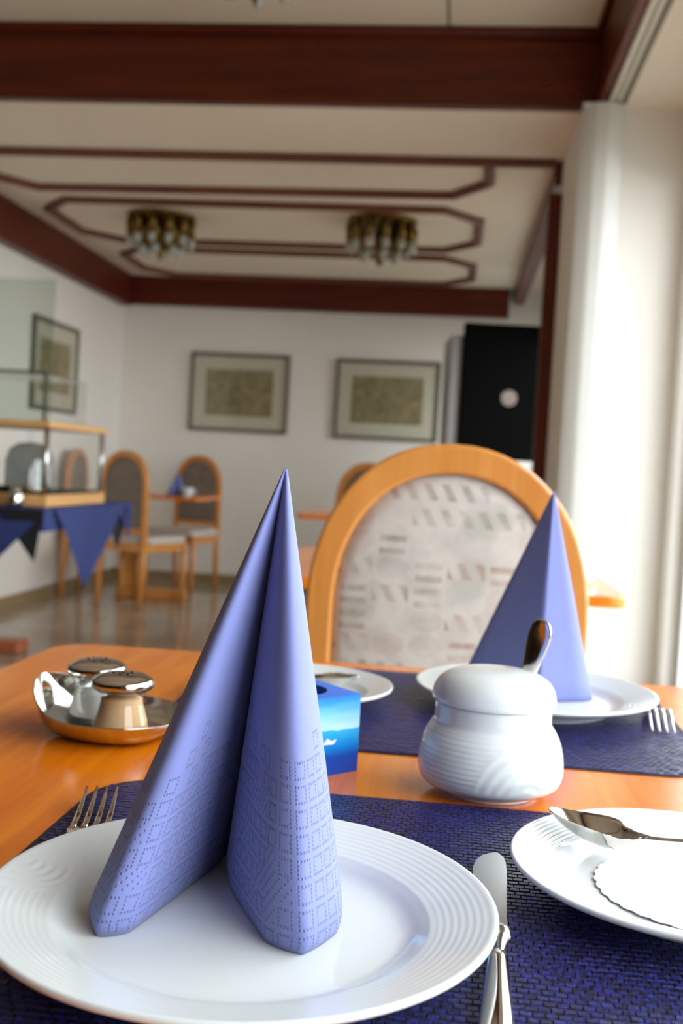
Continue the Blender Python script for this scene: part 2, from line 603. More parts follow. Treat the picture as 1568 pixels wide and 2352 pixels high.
bm = bmesh.new()                   # right wall: big opening beside the tables, pier, smaller opening further back
add_box(bm, WX, WX + 0.16, YF, 4.25, 0, 0.16)
add_box(bm, WX, WX + 0.16, YF, 4.25, 2.20, 2.85)
add_box(bm, WX, WX + 0.16, YF, -1.0, 0.16, 2.20)
add_box(bm, WX, WX + 0.16, 4.13, 4.25, 0.16, 2.20)
add_box(bm, 0.405, WX + 0.16, 4.25, 4.97, 0, ZL)
add_box(bm, 0.66, 0.80, 4.97, YB, 0, 0.80)
add_box(bm, 0.66, 0.80, 4.97, YB, 2.15, 2.85)
add_box(bm, 0.66, 0.80, 4.97, 5.3, 0.80, 2.15)
add_box(bm, 0.66, 0.80, 8.05, YB, 0.80, 2.15)
struct(bm_obj('wall_right', bm, 'wall'))

bm = bmesh.new()                   # lower ceiling with its soffit over the window
add_box(bm, XL, 0.80, YS + 0.03, YB, ZL, ZL + 0.10)
add_box(bm, XS + 0.03, WX + 0.16, YF, YS + 0.03, ZL, ZL + 0.10)
ceil = struct(bm_obj('ceiling', bm, 'ceiling'))
box('ceiling_panel', XH, -0.131, YF, YS + 0.05, ZH, ZH + 0.08, 'ceiling', ceil)
box('ceiling_panel', -0.119, XS + 0.05, YF, YS + 0.05, ZH, ZH + 0.08, 'ceiling', ceil)
box('panel_joint', -0.131, -0.119, YF, YS + 0.05, ZH + 0.006, ZH + 0.08, 'track_groove', ceil)

# beams: the stepped fascia, the wall beams of the far room
t = struct(box('trim_1', XH, XS + 0.02, YS, YS + 0.05, ZL, ZH, 'beam'))
sweep('cover_moulding', [(XH, YS - 0.001), (XS, YS - 0.001)], [(0, 0), (-0.02, 0), (-0.026, 0.018), (-0.02, 0.034), (0, 0.034)][::-1], 'beam', t, False, ZH - 0.036)
t = struct(box('trim_2', XS, XS + 0.05, YF, YS, ZL, ZH, 'beam_y'))
box('cover_moulding', XS - 0.022, XS, YF, YS - 0.03, ZH - 0.036, ZH, 'beam_y', t, 0.006)
struct(box('trim_3', XL + 0.02, 0.335, YB - 0.10, YB, 2.20, ZL, 'beam'))
struct(box('trim_4', XL, XL + 0.09, YS + 0.05, YB - 0.10, 2.18, ZL, 'beam_y'))
SEC = [(-0.026, 0.0), (0.026, 0.0), (0.026, -0.02), (0.010, -0.034), (-0.010, -0.034), (-0.026, -0.02)]
struct(sweep('trim_5', [(XL + 0.09, 4.95), (0.376, 4.95)], SEC, 'mould', None, False, ZL))
struct(box('trim_12', 0.372, 0.45, 4.97, YB, 2.315, ZL, 'beam_y'))
def oct_trim(name, x0, x1, y0, y1, cx_, cy_, z):
    return struct(sweep(name, [(x0 + cx_, y0), (x1 - cx_, y0), (x1, y0 + cy_), (x1, y1 - cy_), (x1 - cx_, y1), (x0 + cx_, y1), (x0, y1 - cy_), (x0, y0 + cy_)], SEC, 'mould', None, True, z))
struct(sweep('trim_6', [(0.075, 4.98), (0.085, 5.30), (-0.09, 5.55), (-2.32, 5.60), (-2.50, 5.36), (-2.50, 4.98)], SEC, 'mould', None, False, ZL))
oct_trim('trim_7', -2.46, 0.055, 5.86, 6.90, 0.2, 0.24, ZL)
oct_trim('trim_8', -2.42, 0.04, 7.16, 8.12, 0.2, 0.24, ZL)
oct_trim('trim_9', -2.46, 0.20, 1.95, 2.85, 0.2, 0.24, ZH)
oct_trim('trim_10', -2.46, 0.20, 0.55, 1.55, 0.2, 0.24, ZH)
struct(box('trim_11', 0.346, 0.404, 4.90, 4.965, 0, 2.26, 'beam_z'))          # brown door casing on the pier
struct(box('baseboard_back', XL, 0.66, YB - 0.015, YB, 0, 0.08, base_mat('tan_stone_skirting', (150, 128, 92), 0.3)))
struct(box('baseboard_left', XL, XL + 0.015, YS, YB - 0.015, 0, 0.08, bpy.data.materials['tan_stone_skirting']))

# windows
def window(name, x, y0, y1, z0, z1, n):
    bm = bmesh.new()
    f = 0.06
    add_box(bm, x, x + 0.07, y0, y1, z0, z0 + f)
    add_box(bm, x, x + 0.07, y0, y1, z1 - f, z1)
    add_box(bm, x, x + 0.07, y0, y0 + f, z0 + f, z1 - f)
    add_box(bm, x, x + 0.07, y1 - f, y1, z0 + f, z1 - f)
    w = struct(bm_obj(name, bm, 'white_paint'))
    L = (y1 - y0) / n
    for k in range(1, n):
        box('mullion', x, x + 0.07, y0 + k * L - 0.035, y0 + k * L + 0.035, z0 + f, z1 - f, 'white_paint', w, 0.004)
    for k in range(n):
        a = y0 + k * L + (f if k == 0 else 0.035)
        b = y0 + (k + 1) * L - (f if k == n - 1 else 0.035)
        box('pane', x + 0.03, x + 0.036, a, b, z0 + f, z1 - f, 'pane', w)
    return w
window('window_1', WX + 0.05, -1.0, 4.13, 0.16, 2.20, 3)
window('window_2', 0.70, 5.3, 8.05, 0.80, 2.15, 2)
struct(box('terrace', 1.1, 9.0, -9, 16, -0.3, -0.1, 'terrace'))

# curtain track under the soffit, and the white curtain drawn to the end of it
tr = thing('curtain_track', 'white double curtain track along the soffit above the window', 'curtain rail', (0, 0, ZL))
box('rail', 0.492, 0.514, YF + 0.05, 4.22, -0.014, 0, 'track', tr, 0.003)
box('rail', 0.520, 0.540, YF + 0.05, 4.22, -0.014, 0, 'track', tr, 0.003)
box('rail_slot', 0.540, 0.556, YF + 0.05, 4.22, -0.020, 0, 'track_groove', tr)

def wavy_sheet(name, path, z0, z1, mat, nz=10, parent=None, flare=0.0, loc=None):
    verts, faces = [], []
    n = len(path)
    for j in range(nz + 1):
        q = j / nz
        z = z1 + (z0 - z1) * q
        for (x, y) in path:
            verts.append((x * (1 + flare * q), y * (1 + flare * q), z))
    for j in range(nz):
        for i in range(n - 1):
            a = j * n + i
            faces.append((a, a + 1, a + n + 1, a + n))
    return mesh(name, verts, faces, mat, parent, True, loc)
path = []
for i in range(121):
    q = i / 120
    path.append((-0.080 * math.cos(q * PI) + 0.002, 0.070 - 0.105 * math.sin(q * PI) ** 0.9 + 0.0015 * math.sin(q * 31)))
cur = thing('curtain', 'white curtain gathered in soft folds beside the pier by the window', 'curtain', (0.480, 4.15, 0.03))
wavy_sheet('cloth', path, 0, ZL - 0.05, 'curtain', 12, cur, 0.06)
box('header_tape', -0.08, 0.08, -0.012, 0.012, ZL - 0.055, ZL - 0.046, 'curtain', cur)

# far lace valance of two gathered widths in front of the back window
for k, (ya, yb, lab) in enumerate(((5.35, 6.6, 'short white lace valance nearest the brown door casing'), (6.65, 8.0, 'short white lace valance nearest the back wall'))):
    vz = thing('lace_valance', lab, 'curtain', (0.612, (ya + yb) / 2, 1.72), 0, 'lace valances at the back window')
    L = yb - ya
    pth = [(0.03 * math.sin(i * 0.9), -L / 2 + L * i / 90) for i in range(91)]
    verts, faces = [], []
    nz = 6
    for j in range(nz + 1):
        for i, (x, y) in enumerate(pth):
            drop = 0.40 + 0.10 * abs(math.sin(i / 90 * PI * 5))
            verts.append((x, y, 0.60 - drop * j / nz))
    for j in range(nz):
        for i in range(90):
            a = j * 91 + i
            if (i // 3 + j) % 5 == 0 and 0 < j: continue        # openwork
            faces.append((a, a + 1, a + 92, a + 91))
    mesh('lace_cloth', verts, faces, 'lace', vz, True)
    tube('rod', [(0, -L / 2, 0.605), (0, L / 2, 0.605)], 0.009, 'beam_y', vz)

# ------------------------------------------------------------------ ceiling lamps
def make_lamp(label, loc):
    r = thing('ceiling_lamp', label, 'lamp', loc, 0, 'brass ceiling lamps')
    lathe('ceiling_plate', [(0, 0), (0.20, 0), (0.205, -0.008), (0.19, -0.022), (0.15, -0.03), (0.06, -0.05), (0, -0.052)], 'brass', r, 40)
    lathe('centre_stem', [(0, -0.05), (0.03, -0.05), (0.02, -0.09), (0.028, -0.13), (0.016, -0.20), (0.02, -0.235), (0, -0.27)], 'brass', r, 20)
    for ring, (R0, R1, z1, n) in enumerate(((0.19, 0.185, -0.13, 12), (0.10, 0.105, -0.18, 6))):
        for k in range(n):
            a = 2 * PI * (k + 0.5 * ring) / n
            ca, sa = math.cos(a), math.sin(a)
            arm = tube('arm', [(R0 * .9 * ca, R0 * .9 * sa, -0.02), (R1 * ca, R1 * sa, z1 * 0.4), (R1 * ca, R1 * sa, z1)], [0.024, 0.027, 0.022], 'brass', r, 8)
            v, f = lathe_data([(0.012, 0), (0.022, -0.006), (0.024, -0.03), (0.015, -0.055), (0, -0.062)], 12)
            mesh('glass_cup', [(x + R1 * ca, y + R1 * sa, z + z1) for x, y, z in v], f, 'bulb', arm, True)
    return r
lamp = make_lamp('brass flush lamp with glass cups on the far ceiling, left one', (-1.82, 6.25, ZL))
dup(lamp, (-0.50, 6.20, ZL), 0.2, 'brass flush lamp with glass cups on the far ceiling, right one')
dup(lamp, (-0.725, 3.42, ZH), 0.1, 'brass lamp on the near ceiling whose lowest glass peeks in at the top edge')

# ------------------------------------------------------------------ framed prints
def picture(label, w, h, loc, rotz):
    r = thing('framed_print', label, 'picture', loc, rotz, 'framed prints on the walls')
    a, b = w / 2, h / 2                                   # hangs in local XZ, facing -Y
    bm = bmesh.new()
    fw = 0.028
    add_box(bm, -a, a, -0.03, 0, b - fw, b, 0.003)
    add_box(bm, -a, a, -0.03, 0, -b, -b + fw, 0.003)
    add_box(bm, -a, -a + fw, -0.03, 0, -b + fw, b - fw, 0.003)
    add_box(bm, a - fw, a, -0.03, 0, -b + fw, b - fw, 0.003)
    bm_obj('frame', bm, 'frame_metal', r)
    box('mount_board', -a + fw, a - fw, -0.012, -0.004, -b + fw, b - fw, 'passe', r)
    m = 0.10
    box('print', -a + fw + m, a - fw - m, -0.0135, -0.012, -b + fw + m, b - fw - m, 'print', r)
    box('glazing', -a + fw, a - fw, -0.020, -0.018, -b + fw, b - fw, 'pane', r)
    return r
picture('framed old map print on the back wall, left of the pair', 0.80, 0.625, (-1.745, YB, 1.535), 0)
picture('framed old map print on the back wall next to the black machine', 0.82, 0.625, (-0.565, YB, 1.53), 0)
picture('framed print on the left wall behind the buffet glass', 0.80, 0.60, (XL, 6.95, 1.555), PI / 2)

# ------------------------------------------------------------------ black machine on its sideboard
mc = thing('drinks_machine', 'tall black-fronted machine with grey side and round pale emblem', 'machine', (0.235, 7.10, 1.0855), 0.12)
box('casing', -0.33, 0.28, -0.15, 0.24, 0, 0.79, 'grey', mc, 0.01)
box('front_door', -0.255, 0.285, -0.19, -0.15, 0.0, 0.87, 'black', mc, 0.012)
for ex in (0.055, 0.250):
    v, f = lathe_data([(0, 0.004), (0.020 if ex > .2 else 0.047, 0.004), (0.023 if ex > .2 else 0.051, 0.0), (0, 0.0)], 28)
    mesh('emblem', [(x + ex, -z - 0.19, y + 0.40) for x, y, z in v], f, 'emblem', mc, False)
sb = thing('sideboard', 'white sideboard under the black machine', 'cabinet', (0.245, 7.15, 0))
box('body', -0.36, 0.36, -0.22, 0.30, 0.06, 1.05, 'white_paint', sb)
box('worktop', -0.38, 0.38, -0.24, 0.30, 1.05, 1.085, 'white_paint', sb, 0.004)
box('plinth', -0.34, 0.34, -0.19, 0.28, 0, 0.06, 'grey', sb)
for s in (-1, 1):
    d = box('door', -0.345 if s < 0 else 0.003, -0.003 if s < 0 else 0.345, -0.236, -0.22, 0.08, 1.04, 'white_paint', sb, 0.003)
    tube('handle', [(s * 0.04, -0.25, 0.62), (s * 0.04, -0.25, 0.74)], 0.006, 'steel_soft', d, 8)

# ------------------------------------------------------------------ chairs
def arch(hw, ztop, zspring, z0, n=28, p=2.15):
    pts = [(-hw, z0), (-hw, (z0 + zspring) / 2)]
    for k in range(n + 1):
        a = PI - PI * k / n
        c, s = math.cos(a), math.sin(a)
        pts.append((math.copysign(abs(c) ** (2 / p), c) * hw, zspring + (ztop - zspring) * abs(s) ** (2 / p)))
    pts += [(hw, (z0 + zspring) / 2), (hw, z0)]
    return pts

def make_chair(fab='fabric'):
    r = thing('dining_chair', '', 'chair')
    out, inn = arch(0.196, 1.022, 0.785, 0.46), arch(0.158, 0.980, 0.785, 0.46)
    n = len(out)
    verts, faces = [], []
    for y in (-0.017, 0.017):
        for x, z in out: verts.append((x, y, z))
        for x, z in inn: verts.append((x, y, z))
    for i in range(n - 1):
        faces += [(i, i + 1, n + i + 1, n + i), (2 * n + i, 3 * n + i, 3 * n + i + 1, 2 * n + i + 1),
                  (i, 2 * n + i, 2 * n + i + 1, i + 1), (n + i, n + i + 1, 3 * n + i + 1, 3 * n + i)]
    for i in (0, n - 1): faces.append((i, n + i, 3 * n + i, 2 * n + i))
    bf = mesh('back_frame', verts, faces, 'chair', r)
    md = bf.modifiers.new('soft_edges', 'BEVEL'); md.width = 0.005; md.segments = 2; md.limit_method = 'ANGLE'; md.angle_limit = 0.7
    ip = arch(0.159, 0.981, 0.785, 0.52)
    cz = 0.75
    verts = [(0, -0.016, cz), (0, 0.016, cz)]
    for q, yy in ((0.55, 0.015), (0.88, 0.0125), (1.0, 0.006)):
        for sgn in (-1, 1):
            for x, z in ip: verts.append((x * q, sgn * yy, cz + (z - cz) * q))
    m = len(ip); faces = []
    for sgn in (0, 1):
        for i in range(m):
            j = (i + 1) % m
            b0, b1, b2 = 2 + sgn * m, 2 + 2 * m + sgn * m, 2 + 4 * m + sgn * m
            faces += [(sgn, b0 + i, b0 + j), (b0 + i, b1 + i, b1 + j, b0 + j), (b1 + i, b2 + i, b2 + j, b1 + j)]
    for i in range(m):
        j = (i + 1) % m
        faces.append((2 + 4 * m + i, 2 + 5 * m + i, 2 + 5 * m + j, 2 + 4 * m + j))
    mesh('back_panel', verts, faces, fab, r, True)
    box('cross_rail', -0.158, 0.158, -0.012, 0.012, 0.485, 0.522, 'chair', r, 0.004)
    for s in (-1, 1):
        tube('leg', [(s * 0.177, 0, 0.47), (s * 0.177, 0.003, 0.25), (s * 0.172, 0.02, 0.0)], [0.021, 0.021, 0.017], 'chair', r, 10)
        tube('leg', [(s * 0.19, -0.41, 0.43), (s * 0.19, -0.41, 0.22), (s * 0.188, -0.415, 0.0)], [0.022, 0.021, 0.016], 'chair', r, 10)
    bm = bmesh.new()
    add_box(bm, -0.18, 0.18, -0.40, -0.375, 0.37, 0.425)
    add_box(bm, -0.18, 0.18, -0.012, 0.012, 0.37, 0.425)
    add_box(bm, -0.195, -0.17, -0.40, 0.0, 0.37, 0.425)
    add_box(bm, 0.17, 0.195, -0.40, 0.0, 0.37, 0.425)
    bm_obj('seat_frame', bm, 'chair', r)
    slab('seat', rounded_rect(-0.205, 0.205, -0.43, -0.018, 0.04), 0.425, 0.47, 'seatfab', r, 0.012)
    return r
chair = make_chair()
GC = 'arched wooden dining chairs'
chair['group'] = GC
chair['label'] = 'large arched chair with pale patterned back pushed up to the laid table'
chair.location = (-0.003, 1.50, 0)
chair2 = make_chair('fabric_brown')
chair2['group'] = GC
chair2.location = (-2.12, 6.72, 0); chair2.rotation_euler = (0, 0, math.radians(158)); chair2['label'] = ('arched chair seen from behind right of the buffet cloth')
dup(chair2, (-1.95, 8.02, 0), math.radians(-14), 'arched chair behind the small blue napkin against the back wall')
dup(chair2, (-2.63, 7.24, 0), math.radians(90), 'arched chair mostly hidden behind the buffet glassware')
dup(chair2, (-0.50, 6.25, 0), math.radians(-10), 'arched chair mostly hidden behind the large foreground chair')

# ------------------------------------------------------------------ tables
def make_table(label, x0, x1, y0, y1, z=0.75, group='wooden dining tables', dx=0.0, cross=True):
    cx, cyy = (x0 + x1) / 2, (y0 + y1) / 2
    r = thing('dining_table', label, 'table', (cx, cyy, 0), 0, group)
    a, b = (x1 - x0) / 2, (y1 - y0) / 2
    slab('table_top', rounded_rect(-a, a, -b, b, 0.035), z - 0.024, z, 'table', r, 0.004)
    box('column', dx - 0.05, dx + 0.05, -0.05, 0.05, 0.07, z - 0.06, 'chair', r, 0.008)
    box('top_bearer', dx - 0.03, dx + 0.03, -b * 0.7, b * 0.7, z - 0.06, z - 0.024, 'chair', r)
    box('foot', -a * 0.62, a * 0.62, -0.045, 0.045, 0, 0.07, 'chair', r, 0.01)
    if cross: box('foot', dx - 0.045, dx + 0.045, -b * 0.62, b * 0.62, 0.0, 0.068, 'chair', r, 0.01)
    return r
TZ = 0.75
make_table('honey coloured laid table filling the foreground', -0.462, 0.362, 0.30, 1.255)
make_table('bare wooden table just behind the large arched chair', -0.42, 0.362, 2.20, 3.05)
make_table('small wooden table with a blue napkin near the back wall', -2.46, -1.67, 6.92, 7.60, 0.735, dx=-0.15, cross=False)
make_table('wooden table half hidden behind the large arched chair', -0.76, 0.0, 5.15, 5.90)

# ------------------------------------------------------------------ buffet on the left
bt = thing('buffet_table', 'buffet table under a royal blue cloth by the left wall', 'table', (-2.16, 4.78, 0))
box('table_top', -0.50, 0.50, -0.58, 0.58, 0.715, 0.744, 'table', bt, 0.004)
box('column', -0.25, -0.15, 0.16, 0.26, 0.06, 0.715, 'chair', bt)
box('foot', -0.48, 0.12, 0.14, 0.28, 0, 0.06, base_mat('red_brown_wood', (168, 92, 54), 0.4), bt, 0.01)

bc = thing('buffet_cloth', 'royal blue cloth with pointed corners hanging off the buffet table', 'tablecloth', (-2.16, 4.78, 0.7450))
slab('cloth_top', rounded_rect(-0.506, 0.506, -0.586, 0.586, 0.01), 0, 0.004, 'cloth', bc)
def drape(name, pts_top, tip, mat, off, wave=0.012):
    """hanging triangle: top edge from a to b, lower point tip (all local), gathered in soft folds"""
    a, b, tp = Vector(pts_top[0]), Vector(pts_top[1]), Vector(tip)
    nrm = (b - a).cross(Vector((0, 0, 1))).normalized()
    verts, faces = [], []
    nx, nz = 18, 12
    for j in range(nz + 1):
        q = j / nz
        l, r_ = a.lerp(tp, q), b.lerp(tp, q)
        for i in range(nx + 1):
            p = l.lerp(r_, i / nx)
            verts.append(p + nrm * (off + wave * math.sin(i / nx * PI * 2.0 + 0.6) * min(1, q * 3) * (1 - q * .6)))
    for j in range(nz):
        for i in range(nx):
            k = j * (nx + 1) + i
            faces.append((k, k + 1, k + nx + 2, k + nx + 1))
    return mesh(name, verts, faces, mat, bc, True)
fy, fx = -0.586, 0.506
drape('hanging_corner', [(fx, -0.50, 0), (fx, 0.42, 0)], (fx + 0.02, -0.175, -0.36), 'cloth', 0.012, 0.022)
drape('hanging_corner', [(-0.50, fy, -0.05), (0.475, fy, -0.05)], (0.05, fy - 0.015, -0.50), 'cloth', 0.010)
drape('hanging_corner', [(fx, 0.30, 0), (fx, 0.58, 0)], (fx + 0.012, 0.50, -0.17), 'cloth', 0.006)
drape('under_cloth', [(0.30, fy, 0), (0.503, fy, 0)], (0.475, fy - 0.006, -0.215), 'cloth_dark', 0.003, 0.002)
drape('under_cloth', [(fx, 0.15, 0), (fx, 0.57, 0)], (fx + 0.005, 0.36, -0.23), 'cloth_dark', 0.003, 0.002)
bm = bmesh.new()                                                      # plain fall of the cloth behind the points
add_box(bm, -0.505, 0.505, fy, fy + 0.003, -0.09, 0)
add_box(bm, 0.503, 0.506, fy, 0.585, -0.09, 0)
bm_obj('cloth_fall', bm, 'cloth', bc)

ds = thing('buffet_display', 'two tier wooden buffet display with dark top and glass screens', 'display stand', (-2.11, 4.75, 0.7495))
box('base_tray', -0.42, 0.42, -0.44, 0.30, 0, 0.052, 'lightwood', ds, 0.004)
box('dark_plate', -0.405, 0.405, -0.425, 0.285, 0.052, 0.060, 'black', ds)
box('upper_shelf', -0.42, 0.42, -0.44, 0.30, 0.335, 0.362, 'lightwood', ds, 0.004)
for sx in (-0.40, 0.40):
    for sy in (-0.42, 0.28):
        tube('post', [(sx, sy, 0.06), (sx, sy, 0.335)], 0.011, 'steel_soft', ds, 12)
box('front_screen', -0.42, 0.415, -0.437, -0.431, 0.362, 0.95, 'screen', ds)
box('side_screen', 0.409, 0.415, -0.41, 0.28, 0.06, 0.335, 'pane', ds)
gb = thing('glass_case', 'low glass case standing on the upper buffet shelf', 'case', (-2.11, 4.75, 1.1125))
for nm, d in (('pane', (-0.36, 0.36, -0.36, -0.354, 0, 0.20)), ('pane', (0.354, 0.36, -0.354, 0.15, 0, 0.20)), ('lid_pane', (-0.36, 0.36, -0.36, 0.15, 0.20, 0.206))):
    box(nm, *d, 'pane', gb)
for sx in (-0.36, 0.36):
    box('edge_strip', sx - 0.006, sx + 0.006, -0.366, -0.354, 0, 0.21, 'frame_metal', gb)
box('edge_strip', -0.354, 0.354, -0.366, -0.356, 0.20, 0.212, 'frame_metal', gb)

def shell(prof_out, th):
    inn = [(max(0.0, r - th), z) for r, z in prof_out]
    return prof_out + inn[::-1]
cd = thing('glass_dome', 'tall clear glass dome with knob on the buffet display', 'dome', (-1.86, 4.52, 0.8105))
lathe('bell', shell([(0.105, 0), (0.105, 0.13), (0.088, 0.18), (0.05, 0.205), (0.0, 0.212)], 0.004), 'grey_glass', cd, 32)
lathe('knob', [(0, 0.212), (0.012, 0.212), (0.010, 0.222), (0.02, 0.235), (0.016, 0.250), (0, 0.256)], 'glass', cd, 20)
lathe('cheese_board', [(0, 0), (0.080, 0), (0.080, 0.012), (0, 0.012)], 'lightwood', cd, 28, None)
cj = thing('glass_jar', 'clear glass jar left of the glass dome', 'jar', (-2.05, 4.47, 0.8105))
lathe('body', shell([(0.06, 0), (0.066, 0.02), (0.066, 0.13), (0.05, 0.16), (0.05, 0.175)], 0.004), 'grey_glass', cj, 28)
lathe('contents', [(0, 0.005), (0.06, 0.006), (0.061, 0.08), (0, 0.085)], 'pepper', cj, 24)
lathe('lid', [(0, 0.176), (0.054, 0.176), (0.054, 0.188), (0.02, 0.196), (0.012, 0.215), (0, 0.22)], 'steel', cj, 24)
cp = thing('silver_pot', 'small silver pot at the front edge of the buffet cloth', 'pot', (-1.80, 4.245, 0.7495))
lathe('bowl', smooth_prof([(0, 0), (0.024, 0.001), (0.032, 0.02), (0.030, 0.05), (0.020, 0.066), (0.024, 0.075)], 4), 'steel', cp, 24)
lathe('lid', [(0.024, 0.0755), (0.02, 0.086), (0.006, 0.092), (0.007, 0.10), (0, 0.104)], 'steel', cp, 24)

# ------------------------------------------------------------------ placemats
def make_mat(label, loc, rotz):
    W, D, R = 0.478, 0.354, 0.05
    r = thing('placemat', label, 'placemat', loc, rotz, 'navy woven placemats')
    slab('backing', rounded_rect(-W / 2, W / 2, -D / 2, D / 2, R, 10), 0, 0.0011, 'matbase', r)
    px, py = 0.0056, 0.0051
    nx, ny = int(W / px) + 1, int(D / py) + 1
    V, Fc = [], []
    def inside(x, y):
        ax, ay = abs(x) - (W / 2 - R - 0.001), abs(y) - (D / 2 - R - 0.001)
        if ax > R or ay > R: return False
        return not (ax > 0 and ay > 0 and ax * ax + ay * ay > R * R)
    rnd = random.Random(3)
    for j in range(ny):
        for i in range(nx):
            x = -W / 2 + (i + 0.5 * (j % 2)) * px
            y0 = -D / 2 + (j + 0.5) * py
            if not inside(x, y0) or not inside(x + px * .5, y0) or not inside(x - px * .5, y0): continue
            for s in (0,):                                      # one flat strand shows per crossing
                y = y0
                h = 0.00185 + rnd.uniform(-0.00018, 0.00022)
                tilt = rnd.uniform(-0.00012, 0.00012)
                hx, hy = px * 0.50, py * 0.47
                b = len(V)
                V += [(x - hx, y - hy, 0.0011), (x + hx, y - hy, 0.0011), (x + hx, y + hy, 0.0011), (x - hx, y + hy, 0.0011),
                      (x - hx * .88, y - hy * .66, h + tilt), (x + hx * .88, y - hy * .66, h - tilt), (x + hx * .88, y + hy * .66, h - tilt), (x - hx * .88, y + hy * .66, h + tilt)]
                Fc += [(b + 4, b + 5, b + 6, b + 7), (b, b + 1, b + 5, b + 4), (b + 1, b + 2, b + 6, b + 5), (b + 2, b + 3, b + 7, b + 6), (b + 3, b, b + 4, b + 7)]
    me = bpy.data.meshes.new('woven_strands')
    me.from_pydata(V, [], Fc)
    o = link('woven_strands', me, 'weave', r)
    o['kind'] = 'stuff'
    return r
pm = make_mat('navy woven placemat under the nearest plate', (0.005, 0.562, TZ), 0)
dup(pm, (-0.012, 1.036, TZ), PI, 'navy woven placemat at the far place under the pyramid napkin')
MZ = TZ + 0.0019

# ------------------------------------------------------------------ plates and saucers
def plate_profile(R, H):
    k = R / 0.1225
    raw = [(0, 0.0072), (0.05, 0.0070), (0.072, 0.0070), (0.080, 0.0082), (0.0868, 0.0118), (0.0905, 0.0138)]
    raw = smooth_prof(raw, 6)
    rim = [(0.0905 + (0.1185 - 0.0905) * i / 44, 0.0138 + (0.0216 - 0.0138) * i / 44) for i in range(1, 45)]
    lip = [(0.1205, 0.0224), (0.1220, 0.0221), (0.1226, 0.0210), (0.1220, 0.0194), (0.1195, 0.0180)]
    und = [(0.1050, 0.0132), (0.0920, 0.0090), (0.080, 0.0042), (0.0765, 0.0022), (0.0755, 0.0002), (0.0735, 0.0), (0.0695, 0.0003), (0.068, 0.0030), (0, 0.0034)]
    hk = H / 0.0224
    return [(r * k, z * hk) for r, z in raw + rim + lip + und], len(raw), len(raw) + 44

def make_plate(name, label, R, H, loc, fan, group, rotz=0, n=224):
    r_ = thing(name, label, 'plate' if R > 0.11 else 'saucer', loc, rotz, group)
    prof, i0, i1 = plate_profile(R, H)
    k = R / 0.1225
    fx, fyy = 0.116 * k * math.cos(fan), 0.116 * k * math.sin(fan)
    def relief(r, z, a, i):
        if i < i0 or i >= i1: return (0, 0)
        q = (i - i0) / (i1 - i0)
        env = min(1, q * 6) * min(1, (1 - q) * 8)
        d = math.hypot(r * math.cos(a) - fx, r * math.sin(a) - fyy)
        if R > 0.11 and d < 0.030 * k:
            return (0, 0.00026 * env * math.cos(2 * PI * d / (0.0052 * k)))
        return (0, 0.00006 * env * math.cos(2 * PI * (q * 8.0)))
    lathe('glazed_body', prof, 'porcelain', r_, n, relief)
    return r_
GP, GS = 'white dinner plates', 'white saucers'
P1, P2 = (-0.090, 0.499), (0.092, 1.080)
make_plate('dinner_plate', 'large white dinner plate with ringed rim in the foreground', 0.1225, 0.0224, (P1[0], P1[1], MZ), math.radians(172), GP)
make_plate('dinner_plate', 'white dinner plate under the far pyramid napkin', 0.1195, 0.0210, (P2[0], P2[1], MZ), math.radians(-20), GP)
S1, S2 = (0.143, 0.600), (-0.142, 1.030)
make_plate('saucer', 'white saucer with paper doily and teaspoon at the right edge', 0.100, 0.0195, (S1[0], S1[1], MZ), math.radians(150), GS)
make_plate('saucer', 'white saucer behind the blue sea print box', 0.094, 0.0185, (S2[0], S2[1], MZ), math.radians(-30), GS)

def make_doily(label, loc, R):
    n, V, Fc = 216, [(0, 0, 0.0)], []
    rings = (0.5, 0.8, 0.9, 1.0)
    for q in rings:
        for k in range(n):
            a = 2 * PI * k / n
            rr = R * q * (1 + (0.022 * abs(math.sin(a * 18)) - 0.01) * (q ** 6))
            V.append((rr * math.cos(a), rr * math.sin(a), 0.0006 + 0.0006 * max(0, q - 0.82) / 0.18 * (0.6 + 0.4 * math.sin(a * 5))))
    for k in range(n):
        k2 = (k + 1) % n
        Fc.append((0, 1 + k, 1 + k2))
        for j in range(len(rings) - 1):
            Fc.append((1 + j * n + k, 1 + (j + 1) * n + k, 1 + (j + 1) * n + k2, 1 + j * n + k2))
    o = mesh('paper_doily', V, Fc, 'doily', None, False, loc)
    tag(o, label, 'doily')
    md = o.modifiers.new('paper_thickness', 'SOLIDIFY'); md.thickness = 0.0003; md.offset = 1
    return o
make_doily('round white scalloped paper doily on the near saucer', (S1[0] + 0.006, S1[1] - 0.004, MZ + 0.0195 / 0.0224 * 0.0072), 0.0585)

# ------------------------------------------------------------------ cutlery
UP = Vector((0, 0, 1))
def make_spoon(label, pts, widths, dish, side_hint, group='teaspoons', name='teaspoon'):
    P = [Vector(p) for p in pts]
    r = thing(name, label, 'spoon', tuple(P[len(P) // 2]), 0, group)
    o = P[len(P) // 2]
    # smooth the centre line
    Q = [Vector(p) for p in smooth3([tuple(p) for p in P], 8)]
    m = len(Q)
    WD = smooth3([(w, d, 0) for w, d in zip(widths, dish)], 8)      # widths and dish follow the same smooth parameter
    st = []
    for i, p in enumerate(Q):
        T = (Q[min(i + 1, m - 1)] - Q[max(i - 1, 0)]).normalized()
        s = Vector(side_hint) - T * Vector(side_hint).dot(T); s.normalize()
        nrm = T.cross(s)
        if nrm.z < 0: nrm = -nrm
        st.append((p - o, s, nrm, max(0.001, WD[i][0]), 0.0013 if WD[i][1] > 0.0005 else 0.0020, max(0.0, WD[i][1])))
    strip('metal_body', st, 'steel', r, 18)
    return r
